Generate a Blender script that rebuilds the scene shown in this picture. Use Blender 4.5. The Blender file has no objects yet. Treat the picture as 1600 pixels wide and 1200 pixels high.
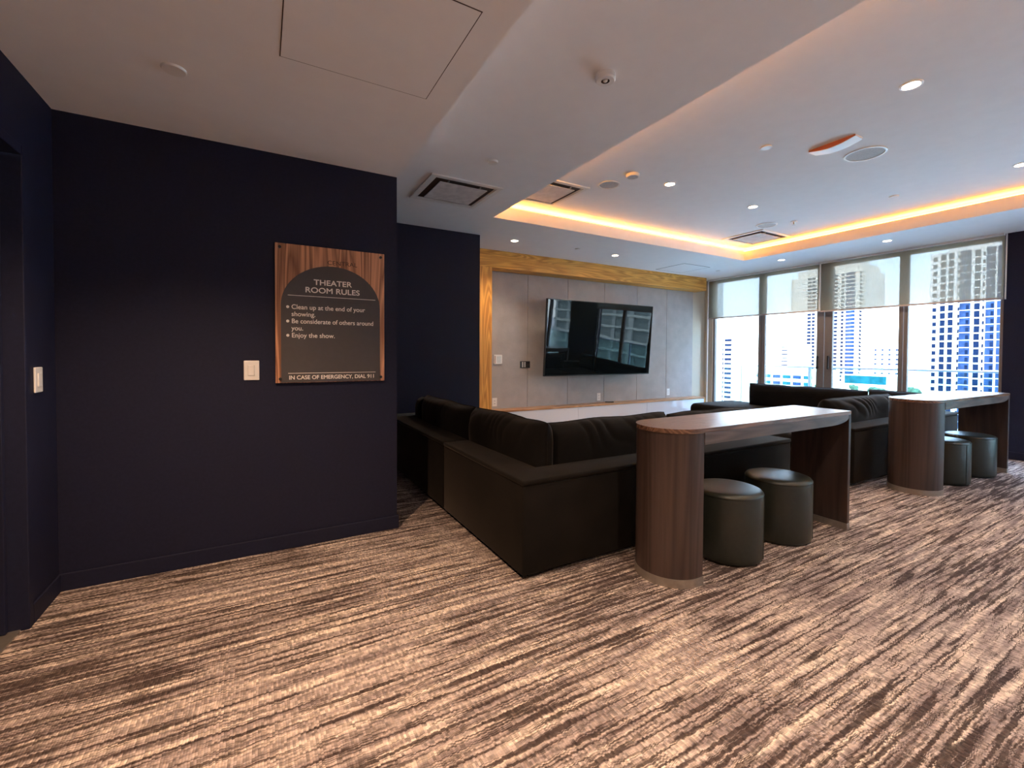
import bpy, bmesh, math, random
from mathutils import Vector, Matrix, noise
random.seed(7)
PI = math.pi
sc = bpy.context.scene
COL = sc.collection

# ------------------------------------------------------------------ camera
cam_d = bpy.data.cameras.new('camera'); cam = bpy.data.objects.new('camera', cam_d); COL.objects.link(cam)
cam_d.sensor_width = 36; cam_d.lens = 36 * 693.93 / 1600
cam_d.shift_y = -(600 - 566.03) / 1600
cam_d.clip_start = 0.02; cam_d.clip_end = 3000
cam.matrix_world = (Matrix.Translation((0, 0, 1.34)) @ Matrix.Rotation(math.radians(60.6411 - 90), 4, 'Z')
                    @ Matrix.Rotation(math.radians(90 - 1.1741), 4, 'X') @ Matrix.Rotation(math.radians(0.2691), 4, 'Z'))
sc.camera = cam

# ------------------------------------------------------------------ sky, sun, exposure
w = bpy.data.worlds.new('sky'); sc.world = w; w.use_nodes = True
nt = w.node_tree; nt.nodes.clear()
out = nt.nodes.new('ShaderNodeOutputWorld'); bg = nt.nodes.new('ShaderNodeBackground')
tc = nt.nodes.new('ShaderNodeTexCoord'); sp = nt.nodes.new('ShaderNodeSeparateXYZ'); cr = nt.nodes.new('ShaderNodeValToRGB')
nt.links.new(tc.outputs['Generated'], sp.inputs[0]); nt.links.new(sp.outputs['Z'], cr.inputs[0])
e = cr.color_ramp.elements
e[0].position = 0.0; e[0].color = (.80, .91, 1.0, 1)
e[1].position = 0.8; e[1].color = (.30, .50, .95, 1)
m = e.new(0.18); m.color = (.52, .74, 1.0, 1)
nt.links.new(cr.outputs[0], bg.inputs[0]); bg.inputs[1].default_value = 3.0
nt.links.new(bg.outputs[0], out.inputs[0])

SUN = bpy.data.lights.new('sun', 'SUN'); SUN.energy = 4; SUN.angle = .01; SUN.color = (1, .95, .86)
so = bpy.data.objects.new('sun', SUN); COL.objects.link(so)
so.rotation_euler = Vector((.45, .22, -.87)).to_track_quat('-Z', 'Y').to_euler()

sc.view_settings.view_transform = 'Standard'; sc.view_settings.look = 'None'
sc.view_settings.exposure = 2.24; sc.view_settings.gamma = 1; sc.view_settings.use_curve_mapping = False
sc.cycles.max_bounces = 12; sc.cycles.diffuse_bounces = 8; sc.cycles.glossy_bounces = 4
sc.cycles.transparent_max_bounces = 12; sc.cycles.sample_clamp_indirect = 8
sc.cycles.use_denoising = True

# ------------------------------------------------------------------ room measures
UL, UE, UW = -0.994, 0.892, 8.42      # left wall, end of the sign wall, window wall
VS, VB, VF, VP = 3.37, 5.432, 6.106, 6.40  # sign wall, blue box face, oak frame face, panel wall
VBACK = -3.4
C1, C2, C3 = 2.66, 2.921, 3.13
T0, T1, TV0, TV1 = 2.355, 7.10, -1.5, 4.6455  # ceiling tray
LIP = 3.07

# ------------------------------------------------------------------ helpers
def tag(o, label=None, cat=None, group=None, kind=None):
    if label: o['label'] = label
    if cat: o['category'] = cat
    if group: o['group'] = group
    if kind: o['kind'] = kind
    return o

def empty(name, loc=(0, 0, 0), rz=0, label=None, cat=None, group=None):
    o = bpy.data.objects.new(name, None); COL.objects.link(o)
    o.location = loc; o.rotation_euler = (0, 0, rz); o.empty_display_size = .05
    return tag(o, label, cat, group)

class MB:
    def __init__(s): s.bm = bmesh.new()
    def box(s, x0, y0, z0, x1, y1, z1, b=0, seg=2):
        r = bmesh.ops.create_cube(s.bm, size=1)
        vs = r['verts']
        bmesh.ops.scale(s.bm, verts=vs, vec=(abs(x1 - x0), abs(y1 - y0), abs(z1 - z0)))
        bmesh.ops.translate(s.bm, verts=vs, vec=((x0 + x1) / 2, (y0 + y1) / 2, (z0 + z1) / 2))
        if b:
            es = list({e for v in vs for e in v.link_edges})
            bmesh.ops.bevel(s.bm, geom=es, offset=b, segments=seg, affect='EDGES', profile=.5)
        return s
    def cyl(s, x, y, z0, z1, r, r2=None, seg=40, axis='z'):
        res = bmesh.ops.create_cone(s.bm, cap_ends=True, segments=seg, radius1=r, radius2=r if r2 is None else r2, depth=abs(z1 - z0))
        vs = res['verts']
        if axis == 'x': bmesh.ops.rotate(s.bm, verts=vs, cent=(0, 0, 0), matrix=Matrix.Rotation(PI / 2, 3, 'Y'))
        if axis == 'y': bmesh.ops.rotate(s.bm, verts=vs, cent=(0, 0, 0), matrix=Matrix.Rotation(PI / 2, 3, 'X'))
        c = (z0 + z1) / 2
        t = {'z': (x, y, c), 'x': (c, x, y), 'y': (x, c, y)}[axis]
        bmesh.ops.translate(s.bm, verts=vs, vec=t)
        return s
    def lathe(s, x, y, prof, seg=64, z=0):
        rings = []
        for r, h in prof:
            if r < 1e-6: rings.append([s.bm.verts.new((x, y, z + h))])
            else: rings.append([s.bm.verts.new((x + r * math.cos(2 * PI * i / seg), y + r * math.sin(2 * PI * i / seg), z + h)) for i in range(seg)])
        for a, b in zip(rings, rings[1:]):
            for i in range(seg):
                j = (i + 1) % seg
                q = [a[i % len(a)], a[j % len(a)], b[j % len(b)], b[i % len(b)]]
                u = []
                for v in q:
                    if v not in u: u.append(v)
                if len(u) > 2: s.bm.faces.new(u)
        return s
    def prism(s, pts, ext, axis='z'):
        """pts: 2D outline; extruded from ext[0] to ext[1] along axis (x: pts are y,z; y: pts are x,z)"""
        f = {'z': lambda p, h: (p[0], p[1], h), 'x': lambda p, h: (h, p[0], p[1]), 'y': lambda p, h: (p[0], h, p[1])}[axis]
        a = [s.bm.verts.new(f(p, ext[0])) for p in pts]; b = [s.bm.verts.new(f(p, ext[1])) for p in pts]
        s.bm.faces.new(a); s.bm.faces.new(b[::-1])
        for i in range(len(pts)):
            j = (i + 1) % len(pts); s.bm.faces.new([a[i], b[i], b[j], a[j]])
        return s
    def build(s, name, mat, parent=None, smooth=False, loc=None):
        bmesh.ops.recalc_face_normals(s.bm, faces=s.bm.faces)
        me = bpy.data.meshes.new(name)
        s.bm.to_mesh(me); s.bm.free()
        me.materials.append(mat)
        o = bpy.data.objects.new(name, me); COL.objects.link(o)
        if smooth:
            me.polygons.foreach_set('use_smooth', [True] * len(me.polygons))
            if smooth != 'all': me.set_sharp_from_angle(angle=math.radians(40))
        if loc: o.location = loc
        if parent: o.parent = parent
        return o

def struct(name, mb, mat, parent=None, smooth=False):
    o = mb.build(name, mat, parent, smooth)
    if not parent: o['kind'] = 'structure'
    return o

def copy_tree(o, parent=None):
    c = o.copy(); COL.objects.link(c)
    if parent: c.parent = parent; c.matrix_parent_inverse = o.matrix_parent_inverse.copy()
    for ch in [x for x in bpy.data.objects if x.parent == o and x != c]:
        copy_tree(ch, c)
    return c

# ------------------------------------------------------------------ materials
def new_mat(name):
    m = bpy.data.materials.new(name); m.use_nodes = True
    return m, m.node_tree, m.node_tree.nodes['Principled BSDF']

def N(nt, t, **k):
    n = nt.nodes.new(t)
    for a, b in k.items(): setattr(n, a, b)
    return n

def coords(nt, scale=(1, 1, 1), rot=(0, 0, 0)):
    tc = N(nt, 'ShaderNodeTexCoord'); mp = N(nt, 'ShaderNodeMapping')
    mp.inputs['Scale'].default_value = scale; mp.inputs['Rotation'].default_value = rot
    nt.links.new(tc.outputs['Object'], mp.inputs[0])
    return mp.outputs[0]

def noise_n(nt, vec, scale, detail=3, rough=.5):
    n = N(nt, 'ShaderNodeTexNoise'); n.inputs['Scale'].default_value = scale
    n.inputs['Detail'].default_value = detail; n.inputs['Roughness'].default_value = rough
    nt.links.new(vec, n.inputs['Vector']); return n.outputs['Fac']

def ramp(nt, fac, stops):
    r = N(nt, 'ShaderNodeValToRGB'); el = r.color_ramp.elements
    while len(el) < len(stops): el.new(.5)
    for e_, (p, c) in zip(el, stops):
        e_.position = p; e_.color = (*c, 1) if len(c) == 3 else c
    nt.links.new(fac, r.inputs[0]); return r.outputs[0]

def math_n(nt, op, a, b=None, c=None):
    n = N(nt, 'ShaderNodeMath', operation=op)
    for i, v in enumerate((a, b, c)):
        if v is None: continue
        if isinstance(v, (int, float)): n.inputs[i].default_value = v
        else: nt.links.new(v, n.inputs[i])
    return n.outputs[0]

def mix_c(nt, fac, a, b, bt='MIX'):
    n = N(nt, 'ShaderNodeMix', data_type='RGBA', blend_type=bt)
    for sck, v in ((n.inputs[0], fac), (n.inputs[6], a), (n.inputs[7], b)):
        if isinstance(v, (int, float)): sck.default_value = v
        elif isinstance(v, tuple): sck.default_value = (*v, 1)
        else: nt.links.new(v, sck)
    return n.outputs[2]

def bump(nt, bsdf, h, strength=.3, dist=.01):
    b = N(nt, 'ShaderNodeBump'); b.inputs['Strength'].default_value = strength; b.inputs['Distance'].default_value = dist
    nt.links.new(h, b.inputs['Height']); nt.links.new(b.outputs[0], bsdf.inputs['Normal'])

def plain(name, col, rough=.5, metal=0, var=.04, nscale=30, bumps=0, spec=None, coat=0):
    m, nt, p = new_mat(name)
    f = noise_n(nt, coords(nt), nscale, 4)
    lo = tuple(c * (1 - var) for c in col); hi = tuple(min(1, c * (1 + var)) for c in col)
    nt.links.new(ramp(nt, f, [(.3, lo), (.7, hi)]), p.inputs['Base Color'])
    p.inputs['Roughness'].default_value = rough; p.inputs['Metallic'].default_value = metal
    if spec is not None: p.inputs['Specular IOR Level'].default_value = spec
    if coat: p.inputs['Coat Weight'].default_value = coat; p.inputs['Coat Roughness'].default_value = .05
    if bumps: bump(nt, p, noise_n(nt, coords(nt), nscale * 6, 3), bumps, .003)
    return m

def wood(name, dark, light, axis='z', rough=.4, fine=1.0, ring=3.0, contrast=(.35, .68), bumpy=.12, warp=1.0):
    """straight or cathedral grain running along axis, with fine pores"""
    m, nt, p = new_mat(name)
    st = {'x': (.35, 5, 5), 'y': (5, .35, 5), 'z': (5, 5, .35)}[axis]
    fs = {'x': (3, 220, 220), 'y': (220, 3, 220), 'z': (220, 220, 3)}[axis]
    v = coords(nt, st)
    wv = N(nt, 'ShaderNodeTexNoise'); wv.inputs['Scale'].default_value = ring * .6; wv.inputs['Detail'].default_value = 2
    wv.inputs['Distortion'].default_value = .6 * warp
    nt.links.new(v, wv.inputs['Vector'])
    rings = math_n(nt, 'FRACT', math_n(nt, 'MULTIPLY', wv.outputs['Fac'], 9.0 * warp))
    tri = math_n(nt, 'ABSOLUTE', math_n(nt, 'SUBTRACT', math_n(nt, 'MULTIPLY', rings, 2.0), 1.0))
    finef = noise_n(nt, coords(nt, fs), fine, 3, .6)
    mixf = math_n(nt, 'ADD', math_n(nt, 'MULTIPLY', tri, .45), math_n(nt, 'MULTIPLY', finef, .55))
    nt.links.new(ramp(nt, mixf, [(contrast[0], dark), (contrast[1], light)]), p.inputs['Base Color'])
    p.inputs['Roughness'].default_value = rough
    if bumpy: bump(nt, p, finef, bumpy, .002)
    return m

def emit(name, col, s):
    m = bpy.data.materials.new(name); m.use_nodes = True; nt = m.node_tree; nt.nodes.clear()
    o = N(nt, 'ShaderNodeOutputMaterial'); e_ = N(nt, 'ShaderNodeEmission')
    e_.inputs[0].default_value = (*col, 1); e_.inputs[1].default_value = s
    nt.links.new(e_.outputs[0], o.inputs[0]); return m

M = {}
M['navy'] = plain('navy_paint', (.012, .013, .033), .62, var=.10, nscale=60, bumps=.25, spec=.22)
M['ceil'] = plain('ceiling_paint', (.87, .86, .86), .9, var=.015, nscale=8, bumps=.12)
M['beige'] = plain('beige_paint', (.56, .50, .40), .8, var=.02, nscale=10)
M['white'] = plain('white_plastic', (.78, .76, .74), .35, var=.01)
M['white_gloss'] = plain('white_gloss_lacquer', (.72, .72, .76), .06, var=.005, nscale=2, coat=.6)
M['black'] = plain('black_plastic', (.012, .012, .014), .35)
M['dark_void'] = plain('dark_duct', (.06, .04, .038), .8)
M['steel'] = plain('brushed_steel', (.42, .38, .34), .35, metal=.8, var=.06, nscale=50)
M['bronze'] = plain('window_frame_metal', (.22, .19, .18), .42, metal=.35, var=.03)
M['alu'] = plain('aluminium', (.42, .50, .58), .35, metal=.5)
M['walnut'] = wood('walnut_table_wood', (.030, .018, .0155), (.072, .045, .038), 'z', .42, contrast=(.2, .85), ring=1.4)
M['walnut_edge'] = wood('walnut_table_edge_wood', (.045, .028, .022), (.13, .082, .064), 'x', .42, contrast=(.2, .8))
M['walnut_x'] = wood('walnut_table_top_wood', (.090, .045, .028), (.22, .12, .078), 'x', .26, contrast=(.3, .72), bumpy=.6)
M['oak'] = wood('oak_frame_wood', (.54, .21, .028), (.82, .40, .07), 'z', .5, ring=2.0, warp=1.4)
M['oak_x'] = wood('oak_beam_wood', (.54, .23, .03), (.82, .42, .075), 'x', .5, ring=2.0, warp=1.4)
M['sign_wood'] = wood('sign_board_wood', (.19, .075, .038), (.68, .33, .18), 'z', .45, ring=2.2, contrast=(.25, .75))
M['sign_panel'] = plain('sign_panel_charcoal', (.062, .055, .058), .55)
M['sign_text'] = plain('sign_lettering_white', (.80, .74, .68), .5)
M['sign_text_dark'] = plain('sign_lettering_dark', (.05, .022, .012), .5)
M['leather'] = plain('olive_grey_leather', (.020, .022, .017), .36, var=.12, nscale=40, bumps=.25)
M['cover'] = plain('grille_fabric', (.56, .54, .52), .8, var=.1, nscale=90)
M['diffuser'] = plain('marbled_diffuser_plate', (.66, .62, .61), .7, var=.14, nscale=14)
M['exit_red'] = plain('orange_red_plastic', (.42, .13, .06), .4)
M['led'] = emit('led_strip_glow', (1.0, .38, .05), 9.5)
M['lamp'] = emit('downlight_glow', (1.0, .80, .60), 14.0)

def glass(name, tint=(1, 1, 1), refl=.9, f0=1.45):
    m = bpy.data.materials.new(name); m.use_nodes = True; nt = m.node_tree; nt.nodes.clear()
    o = N(nt, 'ShaderNodeOutputMaterial'); t = N(nt, 'ShaderNodeBsdfTransparent'); g = N(nt, 'ShaderNodeBsdfGlossy')
    t.inputs[0].default_value = (*tint, 1); g.inputs['Roughness'].default_value = .01
    g.inputs[0].default_value = (refl, refl, refl, 1)
    fr = N(nt, 'ShaderNodeFresnel'); ge = N(nt, 'ShaderNodeNewGeometry')
    # same reflectance on the way in and on the way out of the pane
    nt.links.new(math_n(nt, 'ADD', f0, math_n(nt, 'MULTIPLY', ge.outputs['Backfacing'], 1 / f0 - f0)), fr.inputs[0])
    mx = N(nt, 'ShaderNodeMixShader')
    nt.links.new(fr.outputs[0], mx.inputs[0]); nt.links.new(t.outputs[0], mx.inputs[1]); nt.links.new(g.outputs[0], mx.inputs[2])
    nt.links.new(mx.outputs[0], o.inputs[0]); return m
M['glass'] = glass('window_glass', (.95, .98, .98))
M['rail_glass'] = glass('balcony_glass', (.80, .95, .96))

def screen_fabric():
    m = bpy.data.materials.new('roller_blind_mesh_fabric'); m.use_nodes = True; nt = m.node_tree; nt.nodes.clear()
    o = N(nt, 'ShaderNodeOutputMaterial'); t = N(nt, 'ShaderNodeBsdfTransparent')
    d = N(nt, 'ShaderNodeBsdfDiffuse'); tr = N(nt, 'ShaderNodeBsdfTranslucent')
    f = noise_n(nt, coords(nt, (1, 60, 3)), 3, 2)
    c = ramp(nt, f, [(.3, (.30, .265, .195)), (.7, (.34, .30, .225))])
    nt.links.new(c, d.inputs[0]); nt.links.new(c, tr.inputs[0])
    m1 = N(nt, 'ShaderNodeMixShader'); m1.inputs[0].default_value = .35
    nt.links.new(d.outputs[0], m1.inputs[1]); nt.links.new(tr.outputs[0], m1.inputs[2])
    m2 = N(nt, 'ShaderNodeMixShader'); m2.inputs[0].default_value = .28
    nt.links.new(m1.outputs[0], m2.inputs[1]); nt.links.new(t.outputs[0], m2.inputs[2])
    nt.links.new(m2.outputs[0], o.inputs[0]); return m
M['blind'] = screen_fabric()

def fabric(name, a, b, scale=900, sheen=.3, rough=.95, bs=.4, blotch=.0):
    m, nt, p = new_mat(name)
    f = noise_n(nt, coords(nt), scale, 2, .7)
    g = noise_n(nt, coords(nt), 5, 3)
    mf = math_n(nt, 'ADD', math_n(nt, 'MULTIPLY', f, .7), math_n(nt, 'MULTIPLY', g, .3))
    nt.links.new(ramp(nt, mf, [(.38, a), (.62, b)]), p.inputs['Base Color'])
    p.inputs['Roughness'].default_value = rough
    p.inputs['Sheen Weight'].default_value = sheen; p.inputs['Sheen Roughness'].default_value = .32; p.inputs['Sheen Tint'].default_value = (1, .82, .70, 1)
    p.inputs['Specular IOR Level'].default_value = .15
    bump(nt, p, f, bs, .002)
    return m
M['sofa'] = fabric('sofa_chenille_fabric', (.003, .0025, .0023), (.012, .0092, .0075), 450, .14)
M['cushion'] = fabric('cushion_chenille_fabric', (.004, .0034, .0033), (.010, .008, .0075), 450, .14)
M['panel'] = fabric('acoustic_panel_fabric', (.37, .34, .33), (.50, .465, .45), 260, .0, .9, .25)

def carpet():
    m, nt, p = new_mat('streaked_loop_carpet')
    tc = N(nt, 'ShaderNodeTexCoord'); s = N(nt, 'ShaderNodeSeparateXYZ'); nt.links.new(tc.outputs['Object'], s.inputs[0])
    X, Y = s.outputs['X'], s.outputs['Y']
    # rows of tufts: each row crosswise, slightly wavering; each row shifts the streaks a little
    wob = noise_n(nt, coords(nt, (3, 40, 1)), 1.0, 1)
    xr = math_n(nt, 'ADD', X, math_n(nt, 'MULTIPLY', wob, .006))
    row = math_n(nt, 'FLOOR', math_n(nt, 'MULTIPLY', xr, 115.0))
    wn = N(nt, 'ShaderNodeTexWhiteNoise', noise_dimensions='1D'); nt.links.new(row, wn.inputs['W'])
    yj = math_n(nt, 'ADD', Y, math_n(nt, 'MULTIPLY', math_n(nt, 'SUBTRACT', wn.outputs['Value'], .5), .006))
    def tex(sx, sy, scale, det, rough=.55, jit=True, off=0.0):
        c = N(nt, 'ShaderNodeCombineXYZ')
        nt.links.new(math_n(nt, 'MULTIPLY', X, sx), c.inputs[0]); nt.links.new(math_n(nt, 'MULTIPLY', yj if jit else Y, sy), c.inputs[1])
        c.inputs[2].default_value = off
        return noise_n(nt, c.outputs[0], scale, det, rough)
    streak = tex(1.7, 46, 1.0, 3, .6)
    streak2 = tex(6.0, 125, 1.0, 2, .6, off=7.3)
    zone = tex(.55, 1.3, 1.0, 2, .5, False, 3.1)
    tan = tex(1.6, 26, 1.0, 3, .6, off=11.0)
    cell = tex(16, 90, 1.0, 2, .6, off=4.4)
    base = ramp(nt, tan, [(.38, (.24, .19, .185)), (.50, (.46, .375, .34)), (.62, (.76, .63, .53))])
    base = mix_c(nt, math_n(nt, 'MULTIPLY', cell, .60), base, (.20, .155, .15))
    # dark streaks, denser in some zones
    th = math_n(nt, 'ADD', streak, math_n(nt, 'MULTIPLY', math_n(nt, 'SUBTRACT', zone, .5), .26))
    dk = ramp(nt, th, [(.515, (0, 0, 0)), (.56, (1, 1, 1))])
    th2 = math_n(nt, 'ADD', streak2, math_n(nt, 'MULTIPLY', math_n(nt, 'SUBTRACT', zone, .5), .35))
    dk2 = ramp(nt, th2, [(.545, (0, 0, 0)), (.59, (1, 1, 1))])
    c = mix_c(nt, math_n(nt, 'MULTIPLY', dk, .88), base, (.035, .022, .022))
    c = mix_c(nt, math_n(nt, 'MULTIPLY', dk2, .75), c, (.07, .048, .045))
    # tuft rows: each row of loops a little lighter or darker
    tw = N(nt, 'ShaderNodeTexWhiteNoise', noise_dimensions='2D'); cc = N(nt, 'ShaderNodeCombineXYZ')
    nt.links.new(row, cc.inputs[0]); nt.links.new(math_n(nt, 'FLOOR', math_n(nt, 'MULTIPLY', yj, 60.0)), cc.inputs[1])
    nt.links.new(cc.outputs[0], tw.inputs[0])
    rv = math_n(nt, 'ADD', .60, math_n(nt, 'MULTIPLY', tw.outputs['Value'], .80))
    hsv = N(nt, 'ShaderNodeHueSaturation'); nt.links.new(c, hsv.inputs['Color']); nt.links.new(rv, hsv.inputs['Value'])
    nt.links.new(hsv.outputs[0], p.inputs['Base Color'])
    p.inputs['Roughness'].default_value = .95; p.inputs['Specular IOR Level'].default_value = .1
    fr = math_n(nt, 'FRACT', math_n(nt, 'MULTIPLY', xr, 115.0))
    hgt = math_n(nt, 'SUBTRACT', 1.0, math_n(nt, 'POWER', math_n(nt, 'ABSOLUTE', math_n(nt, 'SUBTRACT', math_n(nt, 'MULTIPLY', fr, 2.0), 1.0)), 2.0))
    hgt = math_n(nt, 'ADD', hgt, math_n(nt, 'MULTIPLY', tw.outputs['Value'], .6))
    bump(nt, p, hgt, .55, .004)
    return m
M['carpet'] = carpet()

# ------------------------------------------------------------------ room shell
FT = .15
struct('floor', MB().box(UL - .3, VBACK - .2, -FT, UW + .12, VP + .15, 0), M['carpet'])
# threshold of the doorway
struct('trim_1', MB().box(UL - .13, 1.9, -.001, UL - .02, 2.985, .008, .003), M['steel'])

cl = MB()
cl.box(UL - .3, VBACK - .2, C1, UE, VS, C3 + .4)
struct('ceiling', cl, M['ceil'])
c2 = MB()
c2.box(UE, VBACK - .2, C2, T0 - .11, VP + .15, C3 + .4); c2.box(T0 - .11, VBACK - .2, C2, T0, VP + .15, LIP)
c2.box(T0, TV1, C2, T1, VP + .15, LIP)
c2.box(T1, VBACK - .2, C2, UW + .15, VP + .15, LIP)
c2.box(T0, VBACK - .2, C2, T1, TV0, LIP)
# recess behind the lips, then the raised field of the tray
c2.box(T0 - .11, TV1 + .11, LIP, T1 + .11, VP + .15, C3 + .4)
c2.box(T1 + .11, VBACK - .2, LIP, UW + .15, VP + .15, C3 + .4)
c2.box(T0 - .11, VBACK - .2, LIP, T1 + .11, TV0 - .11, C3 + .4)
c2.box(T0 - .11, TV0 - .11, C3, T1 + .11, TV1 + .11, C3 + .4)
# a small lip on the near long side that hides its strip
struct('ceiling.001', c2, M['ceil'])

# walls
def wall_box(name, *b, mat=None): return struct(name, MB().box(*b), mat or M['navy'])
wall_box('wall_sign', UL - .15, VS, 0, UE, VP + .15, C3 + .4)
wall_box('wall_box_face', UE, VB, 0, 2.554, VP + .15, C2 + .01)
wl = MB(); wl.box(UL - .15, 3.02, 0, UL, VS, C1 + .01); wl.box(UL - .15, 1.8, 2.31, UL, 3.02, C1 + .01); wl.box(UL - .15, VBACK, 0, UL, 1.8, C1 + .01)
struct('wall_left', wl, M['navy'])
wall_box('wall_behind', UL - .15, VBACK - .2, 0, UW + .15, VBACK, C2 + .01, mat=plain('cream_bounce_paint', (.74, .70, .64), .8))  # wall out of view, its pale colour chosen to bounce light to the ceiling
wall_box('wall_niche', 2.554, VP, 0, UW + .12, VP + .15, C2 + .01, mat=M['beige'])
wr = MB(); wr.box(UW, .66, 0, UW + .15, 1.916, C2 + .01); wr.box(UW, VBACK, 0, UW + .15, -2.9, C2 + .01)
struct('wall_right', wr, M['navy'])
wall_box('wall_window_jamb', UW, 6.2, 0, UW + .15, VP + .15, C2 + .01, mat=M['beige'])

# baseboards
def bb(name, *b): struct(name, MB().box(*b, b=.004), M['navy'])
bb('baseboard_sign', UL, VS - .014, 0, UE + .012, VS, .098)
bb('baseboard_sign.001', UE, VS, 0, UE + .012, VB, .098)
bb('baseboard_left', UL, 3.02, 0, UL + .012, VS - .014, .098)
bb('baseboard_box', UE + .012, VB - .012, 0, 2.554, VB, .098)
bb('baseboard_right', UW - .012, .66, 0, UW, 1.916, .098)
# door in the left wall
d = empty('door_3', (UL, 2.4, 0)); d['kind'] = 'structure'
fr = MB(); y0, y1 = 1.80 - 2.4, 3.02 - 2.4
fr.box(-.15, y1 - .045, 0, .012, y1, 2.31, .004); fr.box(-.15, y0, 0, .012, y0 + .045, 2.31, .004); fr.box(-.15, y0 + .045, 2.262, .012, y1 - .045, 2.31, .004)
fr.build('door_frame', M['navy'], d)
MB().box(-.14, y0 + .05, .01, -.095, y1 - .05, 2.255, .003).build('door_leaf', plain('door_leaf_paint', (.016, .016, .030), .5), d)
ds = MB(); ds.box(-.095, y1 - .075, .01, -.06, y1 - .05, 2.25, .003); ds.build('door_stop', M['navy'], d)

# ------------------------------------------------------------------ TV niche: oak portal and fabric panels
t = empty('trim_2', (2.83, VF, 0)); t['kind'] = 'structure'
MB().box(-.02, 0, 0, .25, VP - VF, 2.655, .004).build('column', M['oak'], t)
MB().box(-.02, 0, 2.655, 8.074 - 2.83, VP - VF, C2 + .002, .004).build('beam', M['oak_x'], t)
pn = empty('trim_3', (3.08, VP, 0)); pn['kind'] = 'structure'
edges = [3.085, 3.882, 4.711, 5.551, 6.379, 7.2, 8.0]
for a, b in zip(edges, edges[1:]):
    MB().box(a - 3.08 + .0025, -.03, .1, b - 3.08 - .0025, 0, 2.655, .006).build('acoustic_panel', M['panel'], pn)
VPF = VP - .03

# ------------------------------------------------------------------ console
co = empty('media_console', (3.085, VF, 0), 0, 'long low media console with oak top and glossy white front under the television', 'console')
L = 8.074 - 3.085; D = VPF - VF
MB().box(0, 0, .412, L, D - .001, .438, .002).build('top', wood('console_oak_wood', (.36, .17, .07), (.58, .32, .16), 'x', .35), co)
MB().box(0, 0, .097, L, .30 - .03, .118, .002).build('bottom_panel', M['oak_x'], co)
MB().box(L - .022, .0, .118, L, D - .01, .412, .001).build('end_panel', M['oak'], co)
MB().box(.0, .0, .118, .022, D - .01, .412, .001).build('end_panel', M['oak'], co)
MB().box(.022, .04, .118, L - .022, D - .01, .411).build('carcass', M['white'], co)
n = 3; wd = (L - .044) / n
for i in range(n):
    MB().box(.022 + i * wd + .002, .006, .121, .022 + (i + 1) * wd - .002, .04, .409, .001).build('door', M['white_gloss'], co)
MB().box(.05, .08, 0, L - .05, D - .02, .097).build('plinth', M['black'], co)
r = MB(); r.box(-.018, -.08, 0, .018, .08, .016, .005)
rc = r.build('remote_body', M['black'])
ro = empty('remote_control', (5.60, 6.27, .438), math.radians(60), 'small black remote control lying on the oak top of the media console', 'remote control')
rc.parent = ro
for i in range(5):
    for j in (-1, 1): MB().cyl(j * .007, -.05 + i * .02, .016, .018, .004, seg=10).build('button', M['cover'], ro)

# ------------------------------------------------------------------ television
tv = empty('television', (5.165, 6.02, .962), 0, 'large black flat television tilted down on the fabric panelled wall', 'television')
tilt = Matrix.Rotation(math.radians(4.1), 4, 'X')
W2, HT = 1.18, 1.262
mscr, ntS, pS = new_mat('television_screen')
pS.inputs['Base Color'].default_value = (.004, .006, .007, 1); pS.inputs['Roughness'].default_value = .02
pS.inputs['Specular IOR Level'].default_value = .45
nb = N(ntS, 'ShaderNodeBump'); nb.inputs['Strength'].default_value = .05; nb.inputs['Distance'].default_value = .02
ntS.links.new(noise_n(ntS, coords(ntS), 2.2, 1), nb.inputs['Height']); ntS.links.new(nb.outputs[0], pS.inputs['Normal'])
pass
for nm, mb, mt in (('bezel', MB().box(-W2, 0, 0, W2, .045, HT, .004), M['black']),
                   ('screen', MB().box(-W2 + .012, -.002, .018, W2 - .012, .002, HT - .012), mscr),
                   ('back_housing', MB().box(-W2 * .6, .045, .25, W2 * .6, .08, HT - .25, .01), M['black'])):
    o = mb.build(nm, mt, tv); o.matrix_local = tilt
a = MB(); a.box(-.3, .10, .45, .3, .33, .85, .01); a.build('wall_bracket', M['black'], tv)

# ------------------------------------------------------------------ small things on the walls
def outlet(x, z, wd, hg, label, kind='outlet'):
    o = empty('wall_outlet', (x, VPF, z), 0, label, 'outlet')
    MB().box(-wd / 2, -.008, -hg / 2, wd / 2, 0, hg / 2, .003).build('plate', M['white'], o)
    for s in (-1, 1):
        k = MB().box(-.017, -.011, s * .022 - .014, .017, -.006, s * .022 + .014, .003).build('socket', M['white'], o)
        for q in (-.007, .007): MB().box(q - .002, -.0125, s * .022 - .006, q + .002, -.010, s * .022 + .006).build('slot', M['black'], k)
outlet(3.262, .548, .085, .135, 'white wall outlet low beside the upright oak post')
outlet(5.425, .54, .085, .14, 'white wall outlet under the middle of the television')
outlet(7.262, .56, .085, .135, 'white wall outlet nearest the windows, above the console')
th = empty('thermostat', (3.315, VPF, 1.235), 0, 'white square thermostat with rounded corners beside the oak post', 'thermostat')
MB().box(-.078, -.022, -.078, .078, 0, .078, .012, 3).build('housing', M['white'], th)
MB().box(-.03, -.0235, -.055, .052, -.021, .055, .001).build('display', plain('thermostat_display', (.62, .66, .66), .2), th)
MB().box(-.062, -.0235, -.06, -.046, -.021, .06, .001).build('side_slot', plain('thermostat_slot', (.35, .22, .16), .5), th)
kp = empty('keypad', (3.83, VPF, 1.15), 0, 'small black control keypad with two columns of white buttons', 'keypad')
MB().box(-.095, -.012, -.057, .095, 0, .057, .004).build('plate', M['black'], kp)
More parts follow.
